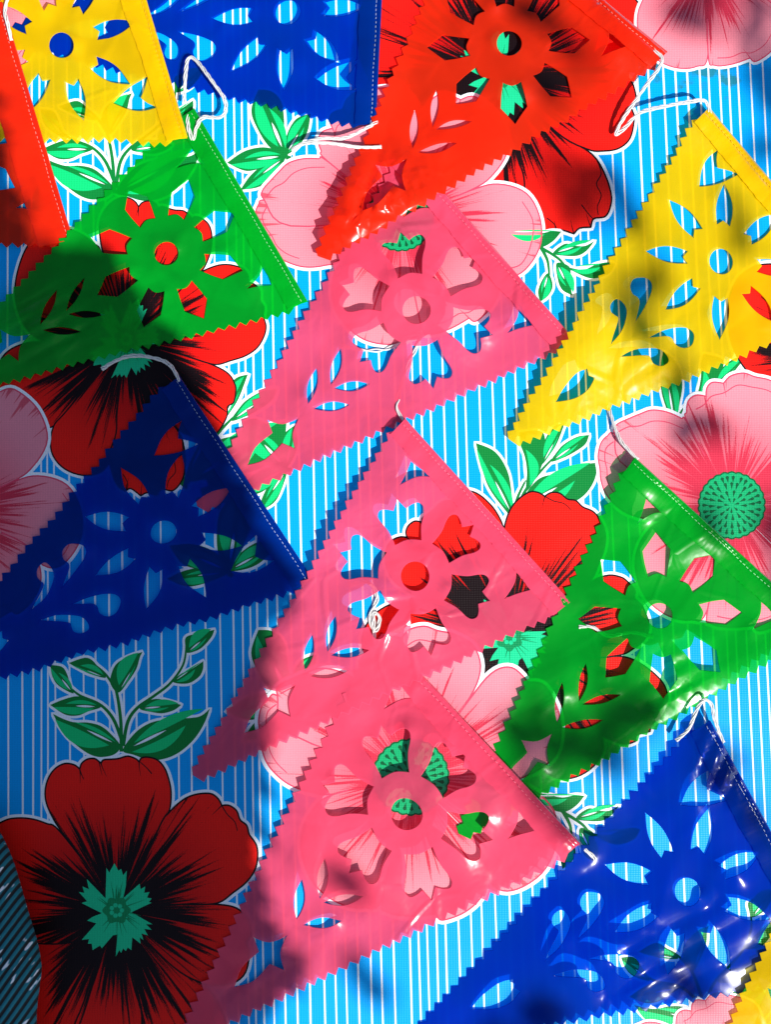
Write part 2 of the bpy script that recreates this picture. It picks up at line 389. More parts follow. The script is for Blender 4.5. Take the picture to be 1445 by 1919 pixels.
def centre_sheet(kind):
    sh = Sheet(); z = 20 * L1
    if kind == 'red':
        sh.add([np.array(scl(STAR, q))], 0, z)
        inner = []
        for k in range(64):
            a = 2 * math.pi * k / 64; r = 36 + (8 if k % 2 else -6) + random.uniform(-6, 9); inner.append((r * math.cos(a), r * math.sin(a)))
        inn = np.array(inner); keep = []
        sh.add([np.array([(24 * math.cos(t) * (1 + .12 * math.cos(6 * t)), 24 * math.sin(t) * (1 + .12 * math.cos(6 * t))) for t in np.linspace(0, 2 * math.pi, 48, endpoint=False)])], 1, z + L1)
        for k in range(7):
            a = 2 * math.pi * k / 7
            sh.add([np.array([(10 * math.cos(a) + 4.2 * math.cos(t), 10 * math.sin(a) + 4.2 * math.sin(t)) for t in np.linspace(0, 6.28, 12, endpoint=False)])], 0, z + 2 * L1)
        # stroke marks on each arm
        for k in range(26):
            a = random.choice([-90, -38, 25, 75, 128, 205]) + random.uniform(-16, 16); a = math.radians(a)
            r0, r1 = random.uniform(18, 26), random.uniform(38, 58)
            sh.add([ribbon(np.array([(r0 * math.cos(a), r0 * math.sin(a)), ((r0 + r1) / 2 * math.cos(a + .03), (r0 + r1) / 2 * math.sin(a + .03)), (r1 * math.cos(a + .04), r1 * math.sin(a + .04))]), 2.2, .3)], 1, z + 3 * L1 + k * .004 * mm)
    else:
        t = np.linspace(0, 2 * math.pi, 160, endpoint=False)
        r = 60 + 2.4 * np.abs(np.sin(t * 13))
        sh.add([np.stack([r * 1.03 * np.cos(t), r * 1.03 * np.sin(t)], 1)], 1, z)
        sh.add([np.stack([(r - 1) * np.cos(t), (r - 1) * np.sin(t)], 1)], 0, z + L1)
        drops = []
        for n, a0, a1, wd in ((7, 4, 15, 2.4), (13, 15, 29, 3.0), (20, 29, 44, 3.2), (27, 42, 56, 3.4)):
            for k in range(n):
                a = 2 * math.pi * (k + .3 * random.random() + a0 * .13) / n
                e = np.array([math.cos(a), math.sin(a)]); f = np.array([-e[1], e[0]])
                drops.append(np.array([e * a0, e * (a0 * .5 + a1 * .5) + f * wd * .55, e * (a1 - 2.5) + f * wd, e * a1, e * (a1 - 2.5) - f * wd, e * (a0 * .5 + a1 * .5) - f * wd * .55]))
        sh.add(drops, 1, z + 2 * L1)
    return sh

proto = {}
def printed_flower(kind, px, py, rot=0.0, sc=1.0, layer=0):
    loc = (*W(px, py)[:2], layer * 24 * L1)
    if kind not in proto:
        bk, pet = meshes[kind]
        mats = [M['red'], M['black']] if kind == 'red' else [M['pink'], M['pinkline']]
        o = bk.build('printed_flower', [M['white']], cloth)
        ch = [p.build('petal', mats, o) for p in pet]
        ch.append(centre_sheet(kind).build('flower_centre', [M['star'], M['dstar']] if kind == 'red' else [M['disc'], M['ddisc']], o))
        proto[kind] = (o, ch)
    else:
        p, pc = proto[kind]
        o = p.copy(); COL.objects.link(o)
        for c in pc:
            d = c.copy(); COL.objects.link(d); d.parent = o
    o.location = loc; o.rotation_euler = (0, 0, math.radians(rot)); o.scale = (sc, sc, 1)
    return o

for a in ((218, 1706, 0, 1, 0), (236, 636, -20, .91, 0), (935, 140, 0, 1.02, 0), (955, 1195, 31, .98, 0), (1625, 668, 0, 1, 0)):
    printed_flower('red', *a)
for a in ((1372, 947, 0, 1, 1), (750, 408, 24, 1.0, 1), (770, 1456, 0, 1.14, 1), (-112, 958, 25, 1.0, 1), (-110, -50, 25, .95, 1), (1325, -70, 14, .86, 1), (1335, 2058, 0, .8, 1)):
    printed_flower('pink', *a)

# --- leaf sprigs
def tile(P, ox, oy, k=2.89): return [(ox + a / k, oy + b / k) for a, b in P]
SPA_L = [tile(p, 0, 900) for p in (
    [(285, 1265), (320, 1322), (370, 1382), (430, 1432), (490, 1470), (550, 1487), (620, 1478), (650, 1440), (600, 1382), (540, 1337), (470, 1317), (400, 1312), (340, 1292)],
    [(1135, 1237), (1080, 1277), (990, 1292), (900, 1302), (820, 1322), (750, 1362), (690, 1422), (665, 1468), (720, 1482), (800, 1502), (880, 1492), (960, 1457), (1040, 1392), (1100, 1312)],
    [(270, 1217), (340, 1192), (420, 1177), (500, 1197), (545, 1227), (480, 1247), (420, 1267), (350, 1262)],
    [(980, 1217), (920, 1202), (850, 1190), (800, 1202), (755, 1237), (820, 1252), (880, 1257), (940, 1242)],
    [(770, 930), (700, 960), (640, 1000), (610, 1060), (605, 1110), (640, 1150), (690, 1090), (735, 1020), (755, 960)],
    [(270, 1000), (330, 1015), (360, 1060), (375, 1110), (395, 1155), (320, 1110), (285, 1060)],
    [(370, 990), (470, 970), (540, 1030), (570, 1070), (480, 1045), (420, 1015)],
    [(1100, 980), (1040, 1020), (980, 1050), (935, 1092), (1010, 1095), (1070, 1060), (1095, 1020)],
    [(1160, 810), (1090, 830), (1015, 855), (1005, 900), (1010, 935), (1080, 910), (1140, 850)])]
SPA_S = [tile(p, 0, 900) for p in (
    [(655, 1470), (652, 1300), (630, 1150), (605, 1100), (560, 1040), (490, 985)],
    [(655, 1400), (610, 1290), (540, 1215), (430, 1165), (375, 1120)],
    [(665, 1440), (690, 1310), (740, 1235), (830, 1170), (920, 1100), (990, 1000), (1008, 900)])]
SPA_O = (228, 1408)
SPB_L = [[(484, 168), (505, 172), (522, 190), (529, 222), (531, 260), (534, 290), (508, 275), (486, 240), (474, 205)],
         [(582, 213), (556, 225), (538, 258), (535, 290), (560, 270), (575, 245)],
         [(425, 305), (460, 285), (500, 279), (535, 292), (500, 308), (462, 318)],
         [(450, 356), (470, 330), (500, 306), (535, 294), (512, 325), (485, 348)]]
SPB_S = [[(540, 300), (533, 280), (528, 250)], [(545, 296), (520, 292), (490, 292)]]
SPB_O = (538, 295)
T3 = (945, 0); T6 = (945, 450)
SPC_L = [tile([(310, 1255), (260, 1252), (190, 1262), (90, 1245), (15, 1255), (60, 1285), (120, 1312), (200, 1328), (265, 1300)], *T3),
         tile([(490, 1305), (440, 1330), (390, 1332), (330, 1325), (265, 1372), (330, 1382), (400, 1378), (450, 1350)], *T3),
         tile([(600, 128), (560, 122), (500, 132), (430, 158), (345, 150), (440, 192), (500, 197), (570, 172)], *T6),
         tile([(370, 300), (360, 250), (358, 200), (345, 145), (285, 125), (295, 210), (320, 268)], *T6),
         tile([(195, 335), (235, 300), (258, 245), (240, 180), (208, 220), (188, 280)], *T6)]
SPC_S = [tile([(120, -30), (200, 40), (250, 70), (300, 105), (345, 150), (420, 175)], *T6), tile([(200, 40), (235, 110), (245, 190)], *T6)]
SPC_O = (1010, 460)
SPD_L = [[(892, 830), (925, 848), (948, 885), (958, 930), (964, 972), (940, 945), (918, 912), (904, 875)],
         tile([(505, 1205), (440, 1218), (370, 1250), (290, 1272), (200, 1300), (130, 1370), (70, 1470), (180, 1445), (290, 1428), (380, 1400), (445, 1350), (490, 1280)], *T6),
         tile([(85, 1040), (88, 1100), (112, 1180), (122, 1260), (120, 1360), (165, 1290), (195, 1210), (205, 1130), (190, 1040)], *T6),
         tile([(462, 1055), (400, 1068), (330, 1108), (290, 1148), (255, 1200), (330, 1172), (400, 1132), (442, 1098)], *T6),
         tile([(330, 990), (280, 1010), (235, 1070), (215, 1140), (205, 1215), (255, 1150), (290, 1090)], *T6)]
SPD_S = [tile([(55, 1480), (120, 1350), (200, 1250), (262, 1185)], *T6), tile([(55, 1470), (75, 1390), (118, 1300)], *T6)]
SPD_O = (964, 962)

def wide(P):
    P = np.array(P, float); tip = P[0]; base = P[int(np.argmax(np.linalg.norm(P - tip, axis=1)))]; a = base - tip; a /= np.linalg.norm(a); n = np.array([-a[1], a[0]])
    return P + np.outer((P - tip) @ n, n) * .16

def leaf_sheet(P, z):
    sh = Sheet(); c = smooth(P, 6, True, (0,))
    sh.add([c], 0, z)
    P = np.array(P, float); tip = P[0]; d = np.linalg.norm(P - tip, axis=1); base = P[int(np.argmax(d))]
    ax = base - tip; Ln = np.linalg.norm(ax); ax /= Ln; nn = np.array([-ax[1], ax[0]])
    s = (c - tip) @ nn; up = max(s.max(), 1); dn = max(-s.min(), 1)
    def lens(u0, u1, off, wd, bend=0):
        u = np.linspace(0, 1, 12); m = 4 * u * (1 - u)
        a = [tip + ax * Ln * (u0 + (u1 - u0) * t) + nn * (off * (.4 + .6 * k) + bend * k + wd * k / 2) for t, k in zip(u, m)]
        b = [tip + ax * Ln * (u0 + (u1 - u0) * t) + nn * (off * (.4 + .6 * k) + bend * k - wd * k / 2) for t, k in zip(u, m)]
        return np.array(a + b[::-1])
    sh.add([lens(.06, .86, up * .50, up * .72)], 1, z + L1)
    sh.add([lens(.30, .92, -dn * .42, dn * .40)], 1, z + L1)
    sh.add([lens(.50, .88, 0, min(up, dn) * .16 + 1.0)], 2, z + 2 * L1)
    return sh

sprig_proto = {}
def sprig(key, px, py, rot=0, sc=1.0, mirror=1, layer=0):
    LL, SS, O = {'A': (SPA_L, SPA_S, SPA_O), 'B': (SPB_L, SPB_S, SPB_O), 'C': (SPC_L, SPC_S, SPC_O), 'D': (SPD_L, SPD_S, SPD_O)}[key]
    if key not in sprig_proto:
        sub = lambda P: [(a - O[0], b - O[1]) for a, b in P]
        LL = [wide(p) for p in LL]
        curves = [smooth(sub(p), 6, True, (0,)) for p in LL]
        stems = [ribbon(smooth(sub(p), 6, False), 7, 3.5) for p in SS]
        bk = Sheet(); bk.add([offset(c, 4.8) for c in curves] + [ribbon(smooth(sub(p), 6, False), 17, 13) for p in SS], 0, 1.5 * L1)
        bk.add(stems, 1, 2.2 * L1)
        o = bk.build('printed_sprig', [M['white'], M['green']], cloth)
        ch = [leaf_sheet(sub(p), (3 + .4 * i) * L1).build('leaf', [M['green'], M['lgreen'], M['white']], o) for i, p in enumerate(LL)]
        sprig_proto[key] = (o, ch)
    else:
        p, pc = sprig_proto[key]; o = p.copy(); COL.objects.link(o)
        for c in pc:
            d = c.copy(); COL.objects.link(d); d.parent = o
    o.location = (*W(px, py)[:2], layer * L1); o.rotation_euler = (0, 0, math.radians(rot)); o.scale = (sc * mirror, sc, 1)

ly = -.4
for a in (('A', 228, 1408, 0, 1, 1), ('A', 215, 362, 2, 1.0, 1), ('D', 964, 962, 0, 1.0, 1), ('D', 1268, 790, -18, .9, 1), ('A', 1330, 1925, 12, 1, 1), ('D', 350, 905, 0, 1.2, 1), ('B', 430, 1075, -30, 1.1, 1),
          ('B', 538, 295, 0, 1, 1), ('B', 548, 1318, 2, 1.1, 1), ('B', 540, 880, 20, .9, 1), ('C', 1010, 460, 0, 1, 1), ('C', 1052, 1518, 0, 1.04, 1), ('C', 560, 1975, 0, 1, 1)):
    ly += .07
    sprig(*a, layer=ly if a[0] != 'C' else 25 + ly)

# ------------------------------------------------------------------ bunting flags: one die per pattern
LU, LV = 741.0, 232.0
def frame(T, B, P):
    T, B, P = (np.array(p, float) for p in (T, B, P)); Mi = (T + B) / 2
    return Mi, (P - Mi) / LU, (B - Mi) / LV
def to_local(fr, P):
    Mi, U, V = fr; A = np.linalg.inv(np.stack([U, V], 1))
    return (np.asarray(P, float) - Mi) @ A.T
def both(s): return [s, (s * np.array([1, -1]))[::-1]]
def lens2(a, b, wd):
    a, b = np.array(a, float), np.array(b, float); d = b - a; n = np.array([-d[1], d[0]]) / np.linalg.norm(d)
    u = np.linspace(0, 1, 11); m = np.sin(u * math.pi) ** .9
    return np.vstack([[a + d * t + n * k * wd / 2 for t, k in zip(u, m)], [a + d * t - n * k * wd / 2 for t, k in zip(u[1:-1][::-1], m[1:-1][::-1])]])
def ring(u, v, r, n=28): return np.array([(u + r * math.cos(t), v + r * math.sin(t)) for t in np.linspace(0, 2 * math.pi, n, endpoint=False)])
def petals(uc, P, n, sharp, ph=0):
    P = smooth(P, 4, True, sharp); out = []
    for k in range(n):
        a = 2 * math.pi * k / n + ph; c, s = math.cos(a), math.sin(a)
        out.append(np.stack([uc + P[:, 0] * c - P[:, 1] * s, P[:, 0] * s + P[:, 1] * c], 1))
    return out

FR = dict(pink_mid=((758, 785), (1070, 1129), (365, 1455)), pink_top=((762, 283), (1072, 632), (373, 953)),
          pink_low=((715, 1187), (1087, 1582), (345, 1945)), green_right=((1190, 858), (1535, 1173), (864, 1566)),
          green_left=((362, 203), (575, 565), (-159, 750)), blue_left=((334, 705), (586, 1088), (-172, 1310)),
          blue_low=((1330, 1350), (1582, 1810), (773, 1954)), yellow_low=((1500, 1666), (1827, 2000), (1171, 2350)),
          yellow_right=((1328, 202), (1634, 560), (958, 828)), yellow_left=((215, -192), (350, 258), (-412, 240)),
          blue_top=((725, -215), (703, 235), (0, 68)), red_top=((893, -201), (1250, 100), (600, 482)),
          red_left=((2, 3), (135, 450), (-626, 433)))
F_ = {k: frame(*v) for k, v in FR.items()}
c1 = lambda P: tile(P, 360, 760, 2.007); c2 = lambda P: tile(P, 940, 200, 2.861); c5 = lambda P: tile(P, 930, 840, 2.806)

# fish cut near the tip (patterns A and B), symmetric about the axis
fl = to_local(F_['pink_top'], c1([(196, 210), (230, 140), (285, 90), (268, 40), (330, 46), (385, 33), (368, 100), (375, 150), (330, 125), (260, 195)]))
u = [fl[0, 0], (fl[1, 0] + fl[9, 0]) / 2, (fl[2, 0] + fl[8, 0]) / 2, (fl[3, 0] + fl[7, 0]) / 2, (fl[4, 0] + fl[6, 0]) / 2, fl[5, 0]]
vv = [0, abs(fl[1, 1] - fl[9, 1]) / 2, abs(fl[2, 1] - fl[8, 1]) / 2, abs(fl[3, 1] - fl[7, 1]) / 2, abs(fl[4, 1] - fl[6, 1]) / 2, 0]
FISH = [(u[0], 0), (u[1], vv[1]), (u[2], vv[2]), (u[3], vv[3]), (u[4], vv[4] * .8), (u[5] - 3, 0), (u[4], -vv[4] * .8), (u[3], -vv[3]), (u[2], -vv[2]), (u[1], -vv[1])]
FISH = smooth(FISH, 4, True, (0, 2, 3, 5, 7, 8))
HOLES = {}
# A: tulip petals
fr = F_['pink_mid']; UC = 184
tul = [(63, 25), (92, 31), (113, 41), (126, 43), (135, 36), (134, 23), (129, 12), (149, 0), (129, -12), (134, -23), (135, -36), (126, -43), (113, -41), (92, -31), (63, -25), (69, 0)]
h = [ring(UC, 0, 27)] + petals(UC, tul, 6, (0, 6, 7, 8, 14))
for a, b, wd in (((545, 790), (510, 930), 19), ((458, 862), (425, 1000), 19)):
    e = to_local(fr, c1([a, b])); h += both(lens2(e[0], e[1], wd))
tri = smooth(to_local(fr, c1([(828, 205), (910, 268), (850, 268), (785, 300), (808, 255)])), 4, True, (0, 1, 3))
HOLES['A'] = h + both(tri) + [FISH]
# B: pointed petals
fr = F_['green_right']
pnt = [(72, 17), (98, 22), (122, 25), (155, 0), (122, -25), (98, -22), (72, -17), (79, 0)]
h = [ring(186, 0, 24)] + petals(186, pnt, 8, (0, 2, 3, 4, 6))
for a, b, wd in (((472, 1127), (437, 1335), 16), ((350, 1232), (328, 1447), 17)):
    e = to_local(fr, c5([a, b])); h += both(lens2(e[0], e[1], wd))
HOLES['B'] = h + both(tri) + [FISH]
# C: long notched petals and commas
fr = F_['yellow_right']
lng = [(a_ * 1.08, b_ * .92) for a_, b_ in [(63, 14), (72, 1), (63, -14), (84, -18), (104, -17), (122, -10), (139, 0), (122, 10), (104, 17), (84, 18)]]
h = [ring(180, 0, 24.5)] + petals(180, lng, 8, (0, 1, 2, 6))
cm1 = to_local(fr, c2([(712, 1160), (760, 1090), (795, 1010), (803, 950), (780, 912), (740, 903), (700, 915), (682, 955), (695, 1000), (725, 1022), (735, 1050), (725, 1100)]))
cm2 = to_local(fr, c2([(585, 1285), (640, 1210), (665, 1120), (660, 1070), (630, 1032), (598, 1023), (570, 1055), (575, 1095), (598, 1116), (615, 1130), (610, 1170), (595, 1230)]))
for c in (cm1, cm2):
    c[:, 1] *= .94
    h += both(smooth(c, 4, True, (0,)))
arr = smooth(to_local(fr, c2([(1060, 430), (1075, 345), (1110, 282), (1172, 228), (1164, 285), (1168, 330), (1225, 342), (1285, 360), (1200, 405), (1130, 424)])), 4, True, (0, 3, 5, 7))
tipc = to_local(fr, c2([(297, 1588), (330, 1520), (400, 1440), (465, 1410), (475, 1450), (510, 1462), (470, 1530), (400, 1570)]))
tipc[:, 1] -= tipc[:, 1].mean()
HOLES['C'] = h + both(arr) + [smooth(tipc, 4, True, (0, 3, 4, 5))]

def side(a, b, n, depth):
    """pinked edge from a to b"""
    a, b = np.array(a, float), np.array(b, float); d = b - a; nn = np.array([-d[1], d[0]]) / np.linalg.norm(d); out = []
    for k in range(n):
        out.append(a + d * (k / n)); out.append(a + d * ((k + .5) / n) + nn * depth * random.uniform(.85, 1.12))
    return out
HEM = 40.0
DIE = {}
for ty in 'ABC':
    ol = [np.array((0, -LV)), np.array((0, -LV * .5)), np.array((0, 0)), np.array((0, LV * .5)), np.array((0, LV)), np.array((26, LV - 7))]
    ol += side((30, LV - 3), (LU, 6), 35, 10.0) + side((LU, -6), (30, -(LV - 3)), 35, 10.0) + [np.array((26, -(LV - 7)))]
    ol = np.array(ol)
    gx, gy = np.meshgrid(np.arange(4, LU, 8.0), np.arange(-LV, LV, 8.0))
    G = np.stack([gx.ravel() + ((gy.ravel() / 8).astype(int) % 2) * 4, gy.ravel()], 1)
    G = G[np.abs(G[:, 1]) < (LV * (1 - G[:, 0] / LU) - 14)]
    bad = np.zeros(len(G), bool)
    for hpoly in HOLES[ty]: bad |= winding(G, offset(hpoly, 2.5)) != 0
    V, F = fill([ol], HOLES[ty], G[~bad])
    # rim of the cut: outward direction at every boundary edge
    ec = {}
    for f in F:
        for k in range(3):
            a_, b_ = int(f[k]), int(f[(k + 1) % 3]); ec.setdefault((min(a_, b_), max(a_, b_)), []).append((a_, b_, int(f[(k + 2) % 3])))
    bnd = [v[0] for v in ec.values() if len(v) == 1]
    nrm = np.zeros_like(V)
    for a_, b_, c_ in bnd:
        d = V[b_] - V[a_]; n_ = np.array([d[1], -d[0]]) / (np.linalg.norm(d) + 1e-9)
        if np.dot(n_, V[c_] - V[a_]) > 0: n_ = -n_
        nrm[a_] += n_; nrm[b_] += n_
    nrm /= np.linalg.norm(nrm, axis=1, keepdims=True) + 1e-9
    DIE[ty] = (V, F, bnd, nrm)

# ---- resting heights (mm), on a coarse map of the table top
GX0, GY0, GR = -800, -400, 5.0
gw, gh = 560, 580
PX, PY = np.meshgrid(GX0 + np.arange(gw) * GR, GY0 + np.arange(gh) * GR)
def blur(a, n):
    for _ in range(3):
        for ax in (0, 1):
            pad = [(0, 0), (0, 0)]; pad[ax] = (n + 1, n)
            c = np.cumsum(np.pad(a, pad, mode='edge'), axis=ax)
            k = 2 * n + 1
            a = (np.take(c, range(k, c.shape[ax]), axis=ax) - np.take(c, range(0, c.shape[ax] - k), axis=ax)) / k
    return a
def dil(a, n):
    o = a.copy()
    for dx in range(-n, n + 1):
        for dy in range(-n, n + 1):
            if dx * dx + dy * dy <= n * n: o = np.maximum(o, np.roll(np.roll(a, dx, 1), dy, 0))
    return o
def sample(Z, p):
    fx = np.clip((p[:, 0] - GX0) / GR, 0, gw - 1.001); fy = np.clip((p[:, 1] - GY0) / GR, 0, gh - 1.001)
    x, y = fx.astype(int), fy.astype(int); fx -= x; fy -= y
    return Z[y, x] * (1 - fx) * (1 - fy) + Z[y, x + 1] * fx * (1 - fy) + Z[y + 1, x] * (1 - fx) * fy + Z[y + 1, x + 1] * fx * fy
ZF, MK = {}, {}
def tri_mask(name, grow=8):
    l = to_local(F_[name], np.stack([PX.ravel(), PY.ravel()], 1))
    return ((l[:, 0] > -grow) & (l[:, 0] < LU + grow) & (np.abs(l[:, 1]) < LV * (1 - l[:, 0] / LU) + grow)).reshape(PX.shape), l
def settle(name, bumps, over=(), under=(), seed=0, amp=1.8, base=1.2):
    rng = np.random.RandomState(seed); z = np.full(PX.shape, base)
    for _ in range(5):
        a = rng.uniform(0, 6.28); lam = rng.uniform(120, 380); z += amp * .55 * np.sin((PX * math.cos(a) + PY * math.sin(a)) * 6.28 / lam + rng.uniform(0, 6.28))
    z = np.where(z > .9, z, .5 + .4 * np.exp(np.minimum(z - .9, 0)))
    for bx, by, r, hgt in bumps: z += hgt * np.exp(-((PX - bx) ** 2 + (PY - by) ** 2) / (2 * r * r))
    z = np.maximum(z, .45)
    mk, l = tri_mask(name)
    if over:
        H = np.zeros(PX.shape)
        for o in over: H = np.maximum(H, np.where(MK[o], ZF[o] + np.where(HM[o], 2.6, .6), 0))
        Hs = blur(dil(H, 3), 3)
        z = np.maximum(z, Hs); z = np.maximum(blur(z, 2), H)
    for o in under: z = np.where(dilm(MK[o]), np.minimum(z, np.maximum(ZF[o] - 1.2, .8)), z)
    ZF[name] = z; MK[name] = mk; HM[name] = mk & (l[:, 0].reshape(PX.shape) < HEM + 8)
def dilm(m): return dil(m.astype(float), 2) > .5
HM = {}
settle('blue_top', [(600, 60, 60, 5), (640, 150, 40, 5), (700, 150, 60, 4), (440, 120, 80, 2)], seed=1)
settle('yellow_left', [(345, 240, 40, 7), (160, 150, 80, 3), (120, 20, 60, 3)], over=('blue_top',), seed=2)
settle('red_left', [(40, 150, 60, 3), (90, 430, 50, 4)], over=('yellow_left',), seed=3)
settle('pink_top', [(760, 570, 70, 9), (700, 470, 90, 4), (1040, 600, 80, 5), (820, 690, 50, 5), (640, 700, 60, 1), (900, 560, 60, 3)], seed=5)
settle('green_left', [(60, 600, 80, 8), (200, 480, 60, 4), (270, 640, 60, 5), (470, 350, 80, 3)], over=('red_left',), under=('yellow_left', 'pink_top'), seed=4)
settle('red_top', [(680, 370, 60, 12), (625, 440, 30, 7), (760, 330, 50, 4), (1220, 90, 60, 9), (1130, 60, 80, 4), (900, 250, 60, 3), (950, 90, 60, 3)], over=('blue_top', 'pink_top'), seed=6)
settle('yellow_right', [(1080, 620, 70, 13), (1170, 600, 60, 5), (1230, 680, 50, 8), (1310, 220, 40, 7), (970, 820, 40, 4), (1380, 420, 90, 3), (1060, 730, 60, 4)], over=('pink_top',), seed=7)
settle('blue_left', [(450, 870, 70, 5), (310, 740, 50, 6), (200, 1050, 100, 3), (560, 1080, 50, 3)], over=('pink_top', 'green_left'), seed=8)
settle('pink_low', [(1000, 1480, 90, 9), (760, 1500, 70, 7), (860, 1540, 60, 7), (700, 1640, 60, 5), (560, 1560, 60, 5), (1060, 1580, 60, 7), (830, 1420, 60, 5)], seed=9)
settle('green_right', [(1240, 1180, 50, 6), (1260, 1270, 60, 6), (1150, 1240, 60, 2), (1180, 900, 50, 10), (1330, 960, 60, 4), (1400, 1260, 60, 3)], over=(), under=('pink_low',), seed=11, base=1.8)
settle('pink_mid', [(640, 960, 60, 11), (570, 1050, 50, 8), (735, 810, 40, 6), (690, 1120, 50, 9), (790, 880, 60, 8), (780, 1090, 50, 2), (740, 1200, 70, 4), (480, 1330, 80, 3)], over=('blue_left', 'pink_low'), under=('green_right',), seed=10)
settle('blue_low', [(1340, 1400, 60, 8), (1080, 1780, 60, 6), (1190, 1820, 60, 4), (1330, 1760, 60, 2), (980, 1850, 70, 3)], over=('pink_low', 'green_right'), seed=12, amp=1.4)
settle('yellow_low', [(1440, 1860, 60, 6)], over=('blue_low',), seed=13)

def flag(name, ty, mat, label, group, wrk=(), hem=HEM, thread=None, amp=.25):
    Mi, U, Vv = F_[name]; V, F, bnd, nrm = DIE[ty]
    def place(uv): return Mi + np.outer(uv[:, 0], U) + np.outer(uv[:, 1], Vv)
    rng = np.random.RandomState(sum(map(ord, name)))
    ks = [(rng.uniform(-.07, .07), rng.uniform(-.07, .07), rng.uniform(0, 6)) for _ in range(6)]
    folds = []
    for _ in range(4):
        c = Mi + U * rng.uniform(80, 560) + Vv * rng.uniform(-90, 90); a = rng.uniform(0, math.pi)
        folds.append((c, math.cos(a), math.sin(a), rng.uniform(.6, 1.5), rng.uniform(60, 160)))
    def zz(p):
        z = sample(ZF[name], p)
        for c, ca, sa, hh, ll in folds:
            d = np.abs(-(p[:, 0] - c[0]) * sa + (p[:, 1] - c[1]) * ca); al = (p[:, 0] - c[0]) * ca + (p[:, 1] - c[1]) * sa
            z = z + hh * np.exp(-d / 14) * np.exp(-(al / ll) ** 2)
        for kx, ky, ph in ks: z = z + amp * .4 * np.sin(p[:, 0] * kx + p[:, 1] * ky + ph)
        for (bx, by, r, hgt, kx, ky) in wrk:
            g = np.exp(-((p[:, 0] - bx) ** 2 + (p[:, 1] - by) ** 2) / (2 * r * r))
            s = np.sin((p[:, 0] - bx) * kx + (p[:, 1] - by) * ky)
            z = z + hgt * g * np.abs(s)
        return np.maximum(z, .8) * mm
    def world(p, z):
        k = 1 - z / HC
        return np.stack([(p[:, 0] - 722.5) * S * k, (959.5 - p[:, 1]) * S * k, z], 1)
    p = place(V)
    for _ in range(5):
        kx, ky = rng.uniform(-.05, .05, 2); a0, a1, ph = rng.uniform(-1.3, 1.3), rng.uniform(-1.3, 1.3), rng.uniform(0, 6)
        sn = np.sin(p[:, 0] * kx + p[:, 1] * ky + ph); p = p + np.stack([a0 * sn, a1 * sn], 1)
    root_p = W(*Mi, 0)
    root = empty('bunting_flag', (root_p[0], root_p[1], 0)); tag(root, label, 'bunting', group)
    rp = np.array(root_p)
    flip = np.linalg.det(np.stack([U, Vv], 1)) < 0
    FF = F[:, ::-1] if flip else F
    zf = zz(p)
    HV = np.vstack(HOLES[ty] + [V[np.abs(np.abs(V[:, 1]) - LV * (1 - V[:, 0] / LU)) < 4]]); HV = HV[HV[:, 0] > HEM + 15]
    for i in rng.choice(len(HV), 16):
        c = place(HV[i:i + 1])[0]; rr = rng.uniform(9, 20)
        zf += rng.uniform(.8, 3.2) * mm * np.exp(-((p[:, 0] - c[0]) ** 2 + (p[:, 1] - c[1]) ** 2) / (2 * rr * rr))
    wv_ = world(p, zf); vv_ = list(wv_ - rp); ff_ = FF.tolist()
    pn = np.outer(nrm[:, 0], U) + np.outer(nrm[:, 1], Vv); lo_w = world(p + pn * .9, zf - .45 * mm) - rp
    idx = {}
    for a_, b_, c_ in bnd:
        for i_ in (a_, b_):
            if i_ not in idx:
                idx[i_] = len(vv_); vv_.append(wv_[i_] - rp); vv_.append(lo_w[i_])
        q4 = (idx[a_], idx[a_] + 1, idx[b_] + 1, idx[b_])
        P0, P1, P2 = (np.array(vv_[k_]) for k_ in q4[:3])
        ff_.append(q4 if np.cross(P1 - P0, P2 - P0)[2] > 0 else q4[::-1])
    link('film', vv_, ff_, [mat], root, smooth=True)
    # folded hem: wraps round the edge and lies back over the film
    prof = [(hem * .5, -.12), (3, -.12), (-.8, .1), (-1.8, .6), (-.8, 1.5), (3, 2.0), (6, 1.7), (8.5, 1.1), (11, 1.7), (16, 2.3), (hem * .6, 2.4), (hem - 4, 2.1), (hem, 1.7)]
    nv = 218; hv, hf = [], []
    vs_ = np.linspace(-LV + 1, LV - 1, nv)
    wob = np.cumsum(rng.normal(0, .35, nv)); wob -= np.linspace(wob[0], wob[-1], nv)
    for j, v in enumerate(vs_):
        uv = np.array([(uu + (wob[j] if uu > 20 else 0), v * (1 - (uu / 40) * .012)) for uu, dz in prof]); pp = place(uv)
        z0 = zz(place(np.maximum(uv, [[0, -1e9]]))); dz = np.array([d for _, d in prof]) * (1 + .05 * math.sin(j * .31) + rng.uniform(0, .03)) * mm
        dz[5:9] += .14 * mm * math.cos(2 * math.pi * v / 8.6)
        dz[3:] += (.25 * math.sin(v * .041 + len(name)) + .12 * math.sin(v * .13)) * mm
        hv += list(world(pp, z0 + dz) - rp)
    n = len(prof)
    for j in range(nv - 1):
        for i in range(n - 1):
            f = (j * n + i, j * n + i + 1, (j + 1) * n + i + 1, (j + 1) * n + i)
            hf.append(f if not flip else f[::-1])
    hm = link('hem', hv, hf, [mat], root, smooth=True)
    # stitching
    tv, tf = [], []
    v = -LV + 6
